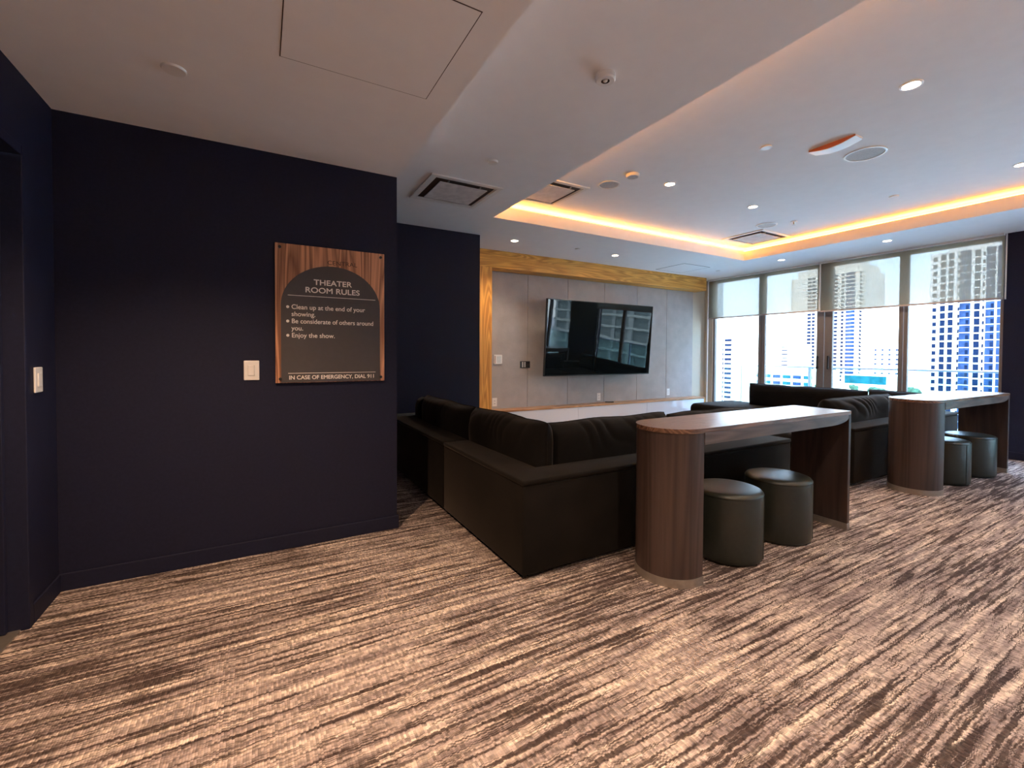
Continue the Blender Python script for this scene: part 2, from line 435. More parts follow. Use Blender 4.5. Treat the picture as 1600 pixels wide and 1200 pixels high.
for cx in (-.052, -.008):
    for i in range(4): MB().box(cx - .014, -.016, -.042 + i * .023, cx + .014, -.011, -.027 + i * .023, .002).build('button', M['white'], kp)
MB().cyl(.058, 0.0, -.02, -.011, .018, axis='y').build('dial', M['dark_void'], kp)

s1 = empty('wall_dimmer', (-.061, VS, 1.219), 0, 'white dimmer switch on the dark wall left of the rules sign', 'light switch')
MB().box(-.044, -.009, -.064, .044, 0, .064, .004).build('plate', M['white'], s1)
MB().box(-.020, -.013, -.034, .018, -.008, .034, .002).build('paddle', M['white'], s1)
MB().box(.013, -.0145, -.034, .018, -.0125, .034, .0005).build('slider', M['cover'], s1)
s2 = empty('light_switch', (UL, 3.134, 1.194), 0, 'white light switch on the narrow wall beside the door', 'light switch')
MB().box(0, -.043, -.064, .009, .043, .064, .004).build('plate', M['white'], s2)
MB().box(.008, -.018, -.034, .013, .018, .034, .002).build('paddle', M['white'], s2)

# ------------------------------------------------------------------ rules sign
sg = empty('rules_sign', (.435, VS, 1.60), 0, 'wooden theater room rules sign with a dark arched panel and white lettering', 'sign')
SW, SH = .358, .468
MB().box(-SW, -.022, -SH, SW, -.004, SH, .002).build('board', M['sign_wood'], sg)
aw = .325; az = .0
arch = [(-aw, -SH + .003), (aw, -SH + .003)]
zc = .055
for i in range(33):
    a_ = PI * i / 32
    arch.append((aw * math.cos(a_), zc + .285 * math.sin(a_)))
MB().prism(arch, (-.0255, -.022), 'y').build('arch_panel', M['sign_panel'], sg)
def text(body, size, x, z, name, mat, align='LEFT', off=.0, sx=1.0, y=-.0256, parent=sg, ext=.0006):
    cu = bpy.data.curves.new(name, 'FONT'); cu.body = body; cu.size = size; cu.align_x = align; cu.offset = off
    cu.extrude = ext; cu.space_line = .95; bold = off; cu.offset = 0
    tmp = bpy.data.objects.new(name, cu); COL.objects.link(tmp)
    dg = bpy.context.evaluated_depsgraph_get(); me = bpy.data.meshes.new_from_object(tmp.evaluated_get(dg))
    bpy.data.objects.remove(tmp)
    me.transform(Matrix.Translation((x, y, z)) @ Matrix.Rotation(PI / 2, 4, 'X') @ Matrix.Diagonal((sx, 1, 1, 1)))
    if bold:
        b0 = bmesh.new(); b0.from_mesh(me); fin = bmesh.new()
        for k_, (dx, dz) in enumerate(((-1, 0), (1, 0), (0, -1), (0, 1))):
            m2 = me.copy(); m2.transform(Matrix.Translation((dx * bold, -.00012 * k_, dz * bold))); fin.from_mesh(m2); bpy.data.meshes.remove(m2)
        fin.to_mesh(me); fin.free(); b0.free()
    me.materials.clear(); me.materials.append(mat)
    o = bpy.data.objects.new(name, me); COL.objects.link(o); o.parent = parent
    return o
T = M['sign_text']
text('THEATER', .052, .002, .205, 'title_lettering', T, 'CENTER', .0011, 1.14)
text('ROOM RULES', .052, .002, .150, 'title_lettering', T, 'CENTER', .0011, 1.14)
text('Clean up at the end of your', .044, -.262, .032, 'rule_lettering', T, 'LEFT', .0005, .97)
text('showing.', .044, -.262, -.016, 'rule_lettering', T, 'LEFT', .0005, .97)
text('Be considerate of others around', .044, -.262, -.064, 'rule_lettering', T, 'LEFT', .0005, .93)
text('you.', .044, -.262, -.112, 'rule_lettering', T, 'LEFT', .0005, .97)
text('Enjoy the show.', .044, -.262, -.160, 'rule_lettering', T, 'LEFT', .0005, .97)
text('IN CASE OF EMERGENCY, DIAL 911', .0375, .004, -.445, 'notice_lettering', T, 'CENTER', .0008, .965)
text('CENTRAL', .042, .065, .352, 'maker_lettering', M['sign_text_dark'], 'CENTER', 0, 1.1, y=-.0222, ext=.0004)
MB().box(-.283, -.0262, .122, .292, -.0254, .1255).build('rule_line', T, sg)
MB().box(-.283, -.0262, -.405, .292, -.0254, -.4015).build('rule_line', T, sg)
for z in (.045, -.051, -.147): MB().cyl(-.284, z, -.0262, -.0254, .0095, axis='y', seg=20).build('bullet_dot', T, sg)
for sx_ in (-1, 1):
    for sz_ in (-1, 1): MB().cyl(sx_ * (SW - .028), sz_ * (SH - .028), -.032, -.0, .010, axis='y', seg=16).build('bolt', M['black'], sg)

# ------------------------------------------------------------------ tables
def make_table(label, loc, rz, Lt, name='bar_table'):
    """round ended drum at -x end, flat panel at +x end. origin: middle of the round end's flat face on the floor"""
    o = empty(name, loc, rz, label, 'table', 'bar height tables behind the sofas')
    Wd, H = .42, .912; R = Wd / 2; TH = .085
    def D(inset, x1):
        r_ = R - inset
        return [(x1, -r_), (x1, r_)] + [(-r_ * math.sin(PI * i / 32) , r_ * math.cos(PI * i / 32)) for i in range(0, 33)]
    MB().prism(D(.004, .035), (.05, H - .028)).build('drum_leg', M['walnut'], o, True)
    MB().prism(D(.0, .039), (.0, .05)).build('kick_plate', M['steel'], o, True)
    # top slab: thick between drum and panel, rounded under the joint with the panel
    top = D(0, Lt)
    m_ = MB().prism(top, (H - .026, H)); m_.build('table_top', M['walnut_x'], o, True)
    ap = [(.037, H - .026), (.037, H - TH - .01)]
    xi = Lt - .035
    for i in range(9):
        a_ = PI / 2 * i / 8
        ap.append((xi - .26 + .26 * math.sin(a_), H - TH - .01 + .045 * (1 - math.cos(a_))))
    ap.append((xi, H - .026))
    MB().prism(ap, (-R + .001, R - .001), 'y').build('apron', M['walnut_edge'], o, True)
    MB().box(xi, -R, .05, Lt, R, H - .026, .003).build('end_panel', M['walnut'], o)
    MB().box(xi - .002, -R - .001, 0, Lt + .002, R + .001, .05, .001).build('kick_plate', M['steel'], o)
    return o
make_table('dark walnut bar table with rounded drum leg, nearest the camera, two stools beneath', (2.185, 1.885, 0), 0, 1.73)
make_table('dark walnut bar table with rounded drum leg, farther one, by the windows', (5.65, 1.865, 0), math.radians(-1.2), 1.77)

# ------------------------------------------------------------------ poufs
def make_pouf(label, loc, rz):
    o = empty('round_stool', loc, rz, label, 'stool', 'round leather stools under the bar tables')
    R, H = .218, .455
    MB().lathe(0, 0, [(0, .004), (R - .02, .004), (R - .004, .015), (R, .04), (R, H - .045), (R - .003, H - .032)], 72).build('body', M['leather'], o, 'all')
    MB().lathe(0, 0, [(R - .003, H - .032), (R + .001, H - .028), (R, H - .022), (R - .01, H - .008), (R - .03, H - .001), (R - .08, H + .004), (0, H + .008)], 72).build('seat', M['leather'], o, 'all')
    s_ = MB()
    s_.box(R - .001, -.0025, .02, R + .0035, .0025, H - .035, .001)
    s_.build('seam', M['leather'], o)
    return o
for lb, p, rz in (('olive grey round leather stool under the near table, nearest the drum leg', (2.716, 1.874, 0), -1.15),
                  ('olive grey round leather stool under the near table, nearest its flat end panel', (3.323, 1.884, 0), -1.05),
                  ('olive grey round leather stool under the far table, half hidden by its drum leg', (6.316, 1.858, 0), -1.9),
                  ('olive grey round leather stool under the far table, nearest its flat end panel', (6.963, 1.826, 0), -1.2)):
    make_pouf(lb, p, rz)

# ------------------------------------------------------------------ sofas
def rail(poly, z0, z1, name, parent, b=.02):
    mb = MB().prism(poly, (z0, z1))
    es = [e for e in mb.bm.edges]
    bmesh.ops.bevel(mb.bm, geom=es, offset=b, segments=3, affect='EDGES', profile=.5)
    return mb.build(name, M['sofa'], parent, True)
def slab(name, parent, x0, y0, z0, x1, y1, z1, b=.05, puff=.0):
    mb = MB().box(x0, y0, z0, x1, y1, z1, b, 4)
    return mb.build(name, M['sofa'], parent, True)
ZT = .596
def feet(parent, pts):
    for x, y in pts: MB().box(x - .04, y - .04, 0, x + .04, y + .04, .042, .003).build('foot', M['black'], parent)

# near left corner unit
a = empty('corner_sofa', (0, 0, 0), 0, 'dark brown L shaped corner sofa closest to the camera, behind the near bar table', 'sofa', 'dark sectional sofa units')
rail([(1.315, 2.20), (4.07, 2.20), (4.07, 2.42), (1.535, 2.42), (1.535, 3.492), (1.315, 3.492)], .035, ZT - .03, 'back_frame', a, .012)
rail([(1.310, 2.195), (4.075, 2.195), (4.075, 2.425), (1.54, 2.425), (1.54, 3.494), (1.310, 3.494)], ZT - .032, ZT, 'top_pad', a, .012)
slab('seat_base', a, 1.54, 2.43, .035, 4.06, 3.30, .29, .02); slab('seat_base', a, 1.54, 3.305, .035, 2.40, 3.49, .29, .02)
slab('seat_cushion', a, 2.42, 2.44, .29, 4.07, 3.33, .45); slab('seat_cushion', a, 1.55, 2.44, .29, 2.41, 3.49, .45)
feet(a, [(1.42, 2.285), (3.98, 2.30), (3.98, 3.2), (1.40, 3.40)])
# far left corner unit
b = empty('corner_sofa', (0, 0, 0), 0, 'dark brown corner sofa beside the dark blue wall, partly hidden by the sign wall', 'sofa', 'dark sectional sofa units')
rail([(1.315, 3.50), (1.535, 3.50), (1.535, 5.17), (2.50, 5.17), (2.50, 5.39), (1.315, 5.39)], .035, ZT - .03, 'back_frame', b, .012)
rail([(1.310, 3.498), (1.54, 3.498), (1.54, 5.165), (2.505, 5.165), (2.505, 5.395), (1.310, 5.395)], ZT - .032, ZT, 'top_pad', b, .012)
slab('seat_base', b, 1.54, 3.505, .035, 2.40, 5.16, .29, .02)
slab('seat_cushion', b, 1.55, 3.50, .29, 2.41, 5.16, .45)
feet(b, [(1.40, 3.6), (1.40, 5.30), (2.3, 5.28), (2.3, 3.6)])
# right corner unit with chaise by the window
c = empty('corner_sofa', (0, 0, 0), 0, 'dark brown corner sofa with chaise in front of the balcony doors', 'sofa', 'dark sectional sofa units')
rail([(5.19, 2.19), (7.94, 2.19), (7.94, 4.85), (7.72, 4.85), (7.72, 2.41), (5.19, 2.41)], .035, ZT - .03, 'back_frame', c, .012)
rail([(5.185, 2.185), (7.945, 2.185), (7.945, 4.855), (7.715, 4.855), (7.715, 2.415), (5.185, 2.415)], ZT - .032, ZT, 'top_pad', c, .012)
slab('seat_base', c, 5.20, 2.42, .035, 7.71, 3.28, .27, .02); slab('seat_base', c, 6.75, 3.285, .035, 7.71, 4.85, .27, .02)
slab('seat_cushion', c, 5.20, 2.43, .27, 6.7, 3.30, .44, .06); slab('seat_cushion', c, 6.71, 2.43, .27, 7.71, 4.2, .44, .06)
slab('chaise_cushion', c, 6.75, 4.2, .12, 7.95, 5.45, .455, .09)
feet(c, [(5.30, 2.28), (7.84, 2.28), (7.84, 4.75), (5.30, 3.2), (6.85, 4.7)])

def cushion(name, label, loc, rz, Wc, Hc, Dc, seed, pleats=0.0, group='loose back cushions on the sofas', lean=0.0, endcurve=.0):
    """soft back cushion: local x width, y depth, z height (bottom at 0)"""
    nx, nz = 90, 30
    bm = bmesh.new()
    def pt(i, j, side):
        s, t = i / nx * 2 - 1, j / nz * 2 - 1
        k = max(0, 1 - abs(s) ** 7) ** .5 * max(0, 1 - abs(t) ** 3.2) ** .5
        rs = abs(s); rt = abs(t)
        # ears at the corners, edges bow in
        bow_x = 1 - .035 * (1 - rt ** 2) * (Hc / Wc)
        bow_z = 1 - .05 * (1 - s * s) if t < 0 else 1 + .03 * (1 - s * s) - .03
        x = s * Wc / 2 * bow_x; z = Hc / 2 + t * Hc / 2 * bow_z
        y = side * Dc / 2 * k
        P = Vector((x * 2.3, z * 2.3, side * .7 + seed))
        nn = noise.noise(P) * .030 * k
        if pleats and t > -.1:
            f_ = x * 11 + z * 9 + noise.noise(Vector((x * 3, z * 3, seed * 3))) * 3.2
            a_ = max(0, t + .1) ** .7
            pl = (abs(math.sin(f_ * 1.7)) ** .6 - .5) * pleats * a_ * min(1, k * 1.6) * (.6 + .8 * noise.noise(Vector((x * 2, 0, seed))))
            nn += pl
        y += side * nn
        y += .04 * math.sin(s * 2 + seed) * endcurve
        y += lean * (z / Hc)
        z += noise.noise(Vector((x * 3, seed * 2, 1))) * .014
        return (x, y, z)
    F = [[bm.verts.new(pt(i, j, -1)) for j in range(nz + 1)] for i in range(nx + 1)]
    B = [[F[i][j] if i in (0, nx) or j in (0, nz) else bm.verts.new(pt(i, j, 1)) for j in range(nz + 1)] for i in range(nx + 1)]
    for i in range(nx):
        for j in range(nz):
            bm.faces.new([F[i][j], F[i + 1][j], F[i + 1][j + 1], F[i][j + 1]])
            bm.faces.new([B[i][j], B[i][j + 1], B[i + 1][j + 1], B[i + 1][j]])
    mb = MB(); mb.bm.free(); mb.bm = bm
    o = mb.build('cushion_cover', M['cushion'], None, 'all')
    # piping along the seam
    cu = bpy.data.curves.new('piping', 'CURVE'); cu.dimensions = '3D'; cu.bevel_depth = .004; cu.bevel_resolution = 2
    ring = [pt(i, 0, -1) for i in range(0, nx + 1, 3)] + [pt(nx, j, -1) for j in range(3, nz + 1, 3)] + [pt(i, nz, -1) for i in range(nx - 3, -1, -3)] + [pt(0, j, -1) for j in range(nz - 3, 0, -3)]
    spn = cu.splines.new('POLY'); spn.points.add(len(ring) - 1); spn.use_cyclic_u = True
    for q, p_ in zip(spn.points, ring): q.co = (*p_, 1)
    cu.materials.append(M['cushion'])
    root = empty(name, loc, rz, label, 'cushion', group)
    tmp = bpy.data.objects.new('piping_curve', cu); COL.objects.link(tmp)
    me = bpy.data.meshes.new_from_object(tmp.evaluated_get(bpy.context.evaluated_depsgraph_get())); bpy.data.objects.remove(tmp)
    pc = bpy.data.objects.new('piping', me); COL.objects.link(pc); pc.parent = root
    o.parent = root
    return root
ZC = .455
cushion('back_cushion', 'dark back cushion on the near corner sofa, along the side facing the blue wall', (1.66, 3.03, ZC), PI / 2, 1.14, .415, .24, 1.3, .012)
cushion('back_cushion', 'long dark back cushion on the far corner sofa beside the blue wall', (1.66, 4.28, ZC), PI / 2, 1.34, .40, .24, 4.1, .006)
cushion('back_cushion', 'dark back cushion whose end peeks out beside the sign wall corner', (1.66, 5.055, ZC), PI / 2, .21, .36, .20, 6.6, .0)
cushion('back_cushion', 'pleated dark back cushion right beside the near table drum leg', (2.30, 2.57, ZC), 0, 1.17, .405, .27, 2.2, .030)
cushion('back_cushion', 'dark back cushion on the near corner sofa, behind the near bar table', (3.46, 2.56, ZC), 0, 1.10, .395, .25, 3.7, .028)
cushion('back_cushion', 'pleated dark cushion between the two bar tables, on the right sofa', (6.13, 2.56, ZC), 0, 1.55, .40, .27, 8.4, .036)
cushion('back_cushion', 'long dark back cushion in front of the balcony doors', (7.55, 3.915, ZC - .02), PI / 2, 1.77, .395, .25, 5.5, .006)
cushion('back_cushion', 'short dark back cushion in the window corner of the right sofa', (7.56, 2.735, ZC - .02), PI / 2, .58, .41, .25, 7.2, .006)

# ------------------------------------------------------------------ ceiling fittings
def vent(label, u0, v0, u1, v1, z, hidden_u0=None):
    o = empty('air_diffuser', ((u0 + u1) / 2, (v0 + v1) / 2, z), 0, label, 'air vent', 'square ceiling air diffusers')
    hu, hv = (u1 - u0) / 2, (v1 - v0) / 2
    f = MB()
    def ringf(mb, a, b_, z0, z1):
        mb.box(-hu + a, -hv + a, z0, hu - a, -hv + b_, z1); mb.box(-hu + a, hv - b_, z0, hu - a, hv - a, z1)
        mb.box(-hu + a, -hv + b_, z0, -hu + b_, hv - b_, z1); mb.box(hu - b_, -hv + b_, z0, hu - a, hv - b_, z1)
    ringf(f, 0, .045, -.012, .0); f.build('frame', M['white'], o)
    g = MB(); ringf(g, .045, .06, -.008, .0); g.build('inner_rim', M['white'], o)
    MB().box(-hu + .06, -hv + .06, -.001, hu - .06, hv - .06, 0).build('throat', M['dark_void'], o)
    MB().box(-hu + .115, -hv + .115, -.02, hu - .115, hv - .115, -.012, .002).build('plate', M['diffuser'], o)
    for q in (-1, 1):
        for p in (-1, 1): MB().box(q * hu * .45 - .006, p * (hv - .12) - .03, -.012, q * hu * .45 + .006, p * (hv - .12) + .03, -.002).build('clip', M['steel'], o)
    return o
vent('square air diffuser with marbled plate on the lower ceiling, near the sign wall corner', 1.31, 3.775, 2.02, 4.465, C2)
vent('square air diffuser inside the raised ceiling above the television, at its left edge', 2.42, 3.80, 3.09, 4.49, C3)
vent('square air diffuser inside the raised ceiling at its far window corner', 6.24, 3.80, 6.98, 4.46, C3)
# flush access panels
def access(label, u0, v0, u1, v1, z, tline=.006, wood_=None):
    o = empty('access_panel', ((u0 + u1) / 2, (v0 + v1) / 2, z), 0, label, 'access panel')
    hu, hv = (u1 - u0) / 2, (v1 - v0) / 2
    g = MB()
    for bx in ((-hu, -hv, hu, -hv + tline), (-hu, hv - tline, hu, hv), (-hu, -hv + tline, -hu + tline, hv - tline), (hu - tline, -hv + tline, hu, hv - tline)):
        g.box(bx[0], bx[1], -.0015, bx[2], bx[3], 0)
    g.build('reveal_gap', M['dark_void'], o)
    MB().box(-hu + tline, -hv + tline, -.003, hu - tline, hv - tline, 0, .0012).build('hatch', M['ceil'], o)
    return o
access('large flush access hatch in the lower ceiling above the rules sign', .075, 1.58, .752, 2.26, C1, .004)
access('thin outlined access panel in the ceiling above the oak beam', 6.43, 5.31, 7.12, 5.965, C2, .014)

def disc(name, label, cat, u, v, z, R, hgt=.018, mat='white', mat2=None, prof=None, group=None):
    o = empty(name, (u, v, z), 0, label, cat, group)
    MB().lathe(0, 0, [(R, 0), (R, -hgt * .5), (R * .92, -hgt), (R * .80, -hgt)], 48).build('rim', M[mat], o, True)
    MB().lathe(0, 0, [(R * .80, -hgt), (0, -hgt * 1.04)], 48).build('cover', M[mat2 or mat], o, True)
    return o
G = 'small round ceiling sprinkler covers'
disc('sprinkler_cover', 'white round cover plate on the lower ceiling above the dark sign wall', 'ceiling cover', -.352, 2.61, C1, .050, .010, group=G)
disc('sprinkler_cover', 'small white round cover on the ceiling just above the square air diffuser', 'ceiling cover', 1.667, 3.30, C2, .042, .016, group=G)
disc('sprinkler_cover', 'small white round cover on the raised ceiling left of the orange fixture', 'ceiling cover', 3.80, 2.30, C3, .045, .012, group=G)
disc('sprinkler_cover', 'small white cover on the raised ceiling nearest the glowing window side cove', 'ceiling cover', 6.22, 2.29, C3, .045, .012, group=G)
disc('sprinkler_cover', 'small white cover on the ceiling between the two lights over the oak beam', 'ceiling cover', 4.17, 5.40, C2, .04, .010, group=G)
disc('sprinkler_cover', 'tiny cover on the ceiling in the corner where beam and blinds meet', 'ceiling cover', 7.543, 5.457, C2, .04, .010, group=G)
disc('smoke_detector', 'round white smoke detector on the raised ceiling beside the small speaker', 'smoke detector', 3.235, 3.31, C3, .065, .030, mat2='cover')
# detector with protruding sensor
o = empty('motion_sensor', (1.707, 1.969, C2), 0, 'round white ceiling sensor with a small central lens on the lower ceiling', 'sensor')
MB().lathe(0, 0, [(.055, 0), (.057, -.028), (.050, -.036), (.024, -.036)], 48).build('housing', M['white'], o, True)
MB().lathe(0, 0, [(.024, -.036), (.022, -.024), (0, -.024)], 32).build('recess', M['dark_void'], o, True)
MB().lathe(0, 0, [(.014, -.024), (.012, -.036), (.006, -.041), (0, -.042)], 24).build('lens', M['white'], o, True)
o = empty('pendant_sprinkler', (6.25, 3.39, C3), 0, 'small pendant sprinkler head near the far air diffuser', 'sprinkler')
MB().lathe(0, 0, [(.04, 0), (.038, -.006), (.012, -.008)], 32).build('escutcheon', M['white'], o, True)
MB().lathe(0, 0, [(.008, -.006), (.008, -.03), (.004, -.035), (.004, -.042), (0, -.042)], 16).build('nozzle', M['steel'], o, True)
MB().lathe(0, 0, [(.0, -.042), (.022, -.043), (.022, -.045), (0, -.046)], 24).build('deflector', M['steel'], o, True)
def speaker(label, u, v, R, z=C3):
    o = empty('ceiling_speaker', (u, v, z), 0, label, 'speaker', 'round flush ceiling speakers')
    MB().lathe(0, 0, [(R, 0), (R, -.008), (R - .016, -.009), (R - .018, -.004)], 64).build('trim_ring', M['white'], o, True)
    MB().lathe(0, 0, [(R - .018, -.004), (0, -.0045)], 64).build('grille', M['cover'], o, True)
speaker('round flush ceiling speaker beside the orange and white ceiling fixture', 4.69, 1.942, .155)
speaker('round flush ceiling speaker at the left, by the air diffuser and smoke detector', 3.215, 3.635, .115)
speaker('round flush ceiling speaker beside the far air diffuser', 6.09, 3.665, .13)
# wedge shaped fixture: orange face, white underside
o = empty('emergency_fixture', (4.20, 1.985, C3), 0, 'white ceiling fixture with curved underside and orange side face', 'ceiling fixture')
arcp = [(-.175, 0), (-.175, -.012)] + [(-.175 + .35 * i / 40, -.012 - .026 * math.sin(PI * i / 40)) for i in range(1, 40)] + [(.175, -.012), (.175, 0)]
MB().prism(arcp, (-.002, .0), 'x').build('side_face', M['exit_red'], o, True)
arcw = [(-.178, 0), (-.178, -.014)] + [(-.178 + .356 * i / 40, -.014 - .028 * math.sin(PI * i / 40)) for i in range(1, 40)] + [(.178, -.014), (.178, 0)]
MB().prism(arcw, (.0, .12), 'x').build('housing', M['white'], o, True)

# downlights
def downlight(label, u, v, z, power=9, on_screen=True):
    o = empty('downlight', (u, v, z), 0, label, 'downlight', 'recessed ceiling downlights')
    MB().lathe(0, 0, [(.062, 0), (.062, -.005), (.050, -.007), (.046, -.003)], 40).build('trim_ring', M['white'], o, True)
    MB().lathe(0, 0, [(.046, -.003), (0, -.0035)], 40).build('lens', M['lamp'], o, True)
    ld = bpy.data.lights.new('downlight_beam', 'SPOT'); ld.energy = power; ld.color = (1, .65, .40) if z == C1 else (1, .78, .58)
    ld.spot_size = math.radians(125); ld.spot_blend = .8; ld.shadow_soft_size = .045
    lo = bpy.data.objects.new('downlight_beam', ld); COL.objects.link(lo); lo.parent = o; lo.location = (0, 0, -.03)
PW = 15
for lb, u, v, z in (('bright recessed downlight, large at upper right of the raised ceiling', 3.76, 1.305, C3),
                    ('recessed downlight at the right edge, just above the window side cove', 6.21, 1.32, C3),
                    ('recessed downlight right of the smoke detector on the raised ceiling', 3.755, 3.30, C3),
                    ('recessed downlight in the middle of the raised ceiling, before the far speaker', 5.20, 3.30, C3),
                    ('recessed downlight over the left end of the oak beam', 3.10, 5.455, C2),
                    ('recessed downlight over the television', 4.958, 5.449, C2),
                    ('recessed downlight above the left roller blind', 7.576, 4.297, C2),
                    ('recessed downlight above the right roller blind', 7.546, 2.845, C2),
                    ('recessed downlight in the lower ceiling just above the top of the picture', -.30, 1.90, C1),
                    ('added fill downlight, out of view in the lower ceiling behind the camera', .3, -.2, C1),  # from here down: unseen lamps, added as fill for the room
                    ('added fill downlight, out of view in the lower ceiling at the back', -.3, -1.9, C1),
                    ('added fill downlight, out of view in the left ceiling strip', 1.65, .6, C2),
                    ('added fill downlight, out of view at the back of the left ceiling strip', 1.65, -1.4, C2),
                    ('added fill downlight, out of view in the raised ceiling behind the camera', 3.76, -.7, C3),
                    ('added fill downlight, out of view in the raised ceiling toward the back windows', 6.2, -.7, C3)):
    downlight(lb, u, v, z, PW * (3.8 if z == C1 else 1.6 if u < 2 else 1.0))

# LED strips in the cove
def led(label, *bx):
    o = MB().box(*bx).build('cove_light_strip', M['led']); tag(o, label, 'light strip', 'warm light strips hidden in the ceiling cove')
led('warm glowing light strip in the ceiling cove above the television side', T0 + .02, TV1 + .060, LIP, T1 + .06, TV1 + .075, LIP + .018)
led('warm glowing light strip in the ceiling cove along the window side', T1 + .060, TV0 + .05, LIP, T1 + .075, TV1 + .05, LIP + .018)
led('warm light strip hidden behind the near lip of the raised ceiling', T0 - .075, TV0 + .05, LIP, T0 - .060, TV1, LIP + .018)
led('added warm light strip, out of view in the ceiling cove behind the camera', T0 + .02, TV0 - .075, LIP, T1 + .06, TV0 - .060, LIP + .018)  # unseen side of the cove, strip added to brighten the ceiling

# ------------------------------------------------------------------ windows and balcony doors
def pane(name, v0, v1, fw0, fw1, z0=.0, z1=C2, handle=None, kind='window', recess=0.0):
    """one glazed leaf between v0<v1, stiles of widths fw0 (at v0) and fw1 (at v1)"""
    o = empty(name, (UW + .02 + recess, v0, 0)); o['kind'] = 'structure'
    f = MB(); d_ = .055; Wp = v1 - v0
    f.box(0, 0, z0, d_, fw0, z1, .003); f.box(0, Wp - fw1, z0, d_, Wp, z1, .003)
    f.box(0, fw0, z0, d_, Wp - fw1, z0 + .09, .003); f.box(0, fw0, z1 - .08, d_, Wp - fw1, z1, .003)
    f.build('frame', M['bronze'], o)
    MB().box(.025, fw0, z0 + .09, .031, Wp - fw1, z1 - .08).build('glass', M['glass'], o)
    if handle:
        hh = MB(); y = handle
        hh.box(-.045, y - .012, 1.09, -.030, y + .012, 1.32, .004); hh.box(-.030, y - .008, 1.105, 0, y + .008, 1.13); hh.box(-.030, y - .008, 1.28, 0, y + .008, 1.305)
        hh.build('handle', M['black'], o)
    return o
pane('window_1', 5.145, 6.20, .062, .04)
pane('door_1', 4.045, 5.137, .115, .062, handle=.085)
pane('door_2', 2.962, 4.035, .055, .12, handle=1.073 - .075)
pane('window_2', 1.916, 2.955, .035, .05)
MB_ = MB().box(UW + .078, 5.125, .0, UW + .11, 5.16, C2); struct('trim_4', MB_, M['alu'])
for i, (v0, v1) in enumerate(((-.55, .66), (-1.72, -.56), (-2.9, -1.73))):
    pane('window_%d' % (3 + i), v0, v1, .06, .06)
struct('trim_5', MB().box(UW - .012, 1.895, 2.07, UW, 1.908, C2), M['white'])
def blind(label, v0, v1, zb):
    o = empty('roller_blind', (UW - .055, v0, zb), 0, label, 'blind', 'roller blinds on the window wall')
    Wb = v1 - v0
    MB().box(-.0008, 0, .02, .0008, Wb, C2 - zb - .03).build('fabric', M['blind'], o)
    MB().box(-.008, -.002, 0, .008, Wb + .002, .024, .003).build('hem_bar', plain('blind_hem_bar', (.46, .36, .32), .5), o)
    r_ = MB().box(-.03, 0, C2 - zb - .03, .03, Wb, C2 - zb + .002, .004); r_.build('roller_cover', M['ceil'], o)
blind('beige see-through roller blind, left one beside the oak beam', 4.10, 6.27, 2.085)
blind('beige see-through roller blind, right one beside the dark wall', 1.91, 4.07, 2.068)
blind('beige see-through roller blind on the back windows, outside the picture', -2.9, .64, 2.55)
ch = MB().box(UW - .065, 4.076, 2.085, UW - .045, 4.094, C2); struct('trim_6', ch, M['white'])
ch = MB().box(UW - .065, 6.275, .0, UW - .045, 6.30, C2); struct('trim_7', ch, M['white'])

# daylight portals at the window openings
for v0, v1 in ((1.93, 6.2), (-2.9, .66)):
    ld = bpy.data.lights.new('window_portal', 'AREA'); ld.shape = 'RECTANGLE'; ld.size = v1 - v0; ld.size_y = C2
    ld.cycles.is_portal = True
    lo = bpy.data.objects.new('window_portal', ld); COL.objects.link(lo)
    lo.location = (UW + .2, (v0 + v1) / 2, C2 / 2)
    lo.rotation_euler = (PI / 2, 0, PI / 2)

# ------------------------------------------------------------------ balcony
struct('floor.001', MB().box(UW + .12, VBACK - 1, -.25, 10.1, 9, -.03), plain('balcony_concrete', (.62, .60, .57), .8))
struct('wall_balcony_fin', MB().box(UW + .4, 6.97, -.03, 9.85, 7.2, 3.4), plain('balcony_fin_paint', (.55, .62, .63), .8))
rl = empty('balcony_railing', (9.8, VBACK - .8, 0), 0, 'balcony railing with glass panels and a slim light top rail', 'railing')
RL = 6.9 - VBACK + .8
MB().box(-.03, 0, 1.065, .03, RL, 1.092, .004).build('top_rail', M['alu'], rl)
v = 4.945
ps = []
while v > VBACK: ps.append(v); v -= 1.51
ps.append(6.457)
for v in ps: MB().box(-.02, v - VBACK + .8 - .025, -.03, .02, v - VBACK + .8 + .025, 1.065, .003).build('post', M['alu'], rl)
MB().box(-.006, 0, .05, .006, RL, 1.065).build('glass_panels', M['rail_glass'], rl)

# ------------------------------------------------------------------ city beyond
GZ = -31
gm = plain('city_ground', (.60, .58, .53), .9, var=.3, nscale=.03)
struct('ground', MB().box(30, -700, GZ - 1, 1500, 900, GZ), gm)
wht = plain('tower_white_paint', (.74, .70, .63), .7, var=.03, nscale=.1)
wht2 = plain('tower_cream_paint', (.70, .62, .50), .7, var=.03, nscale=.1)
bluew = plain('tower_window_glass_blue', (.006, .012, .032), .6, spec=.0, var=.3, nscale=.5)
bluel = plain('tower_balcony_glass_blue', (.018, .035, .085), .6, spec=.0, var=.3, nscale=.4)
tealw = plain('low_building_glass_teal', (.010, .07, .09), .6, spec=.0, var=.3, nscale=.3)

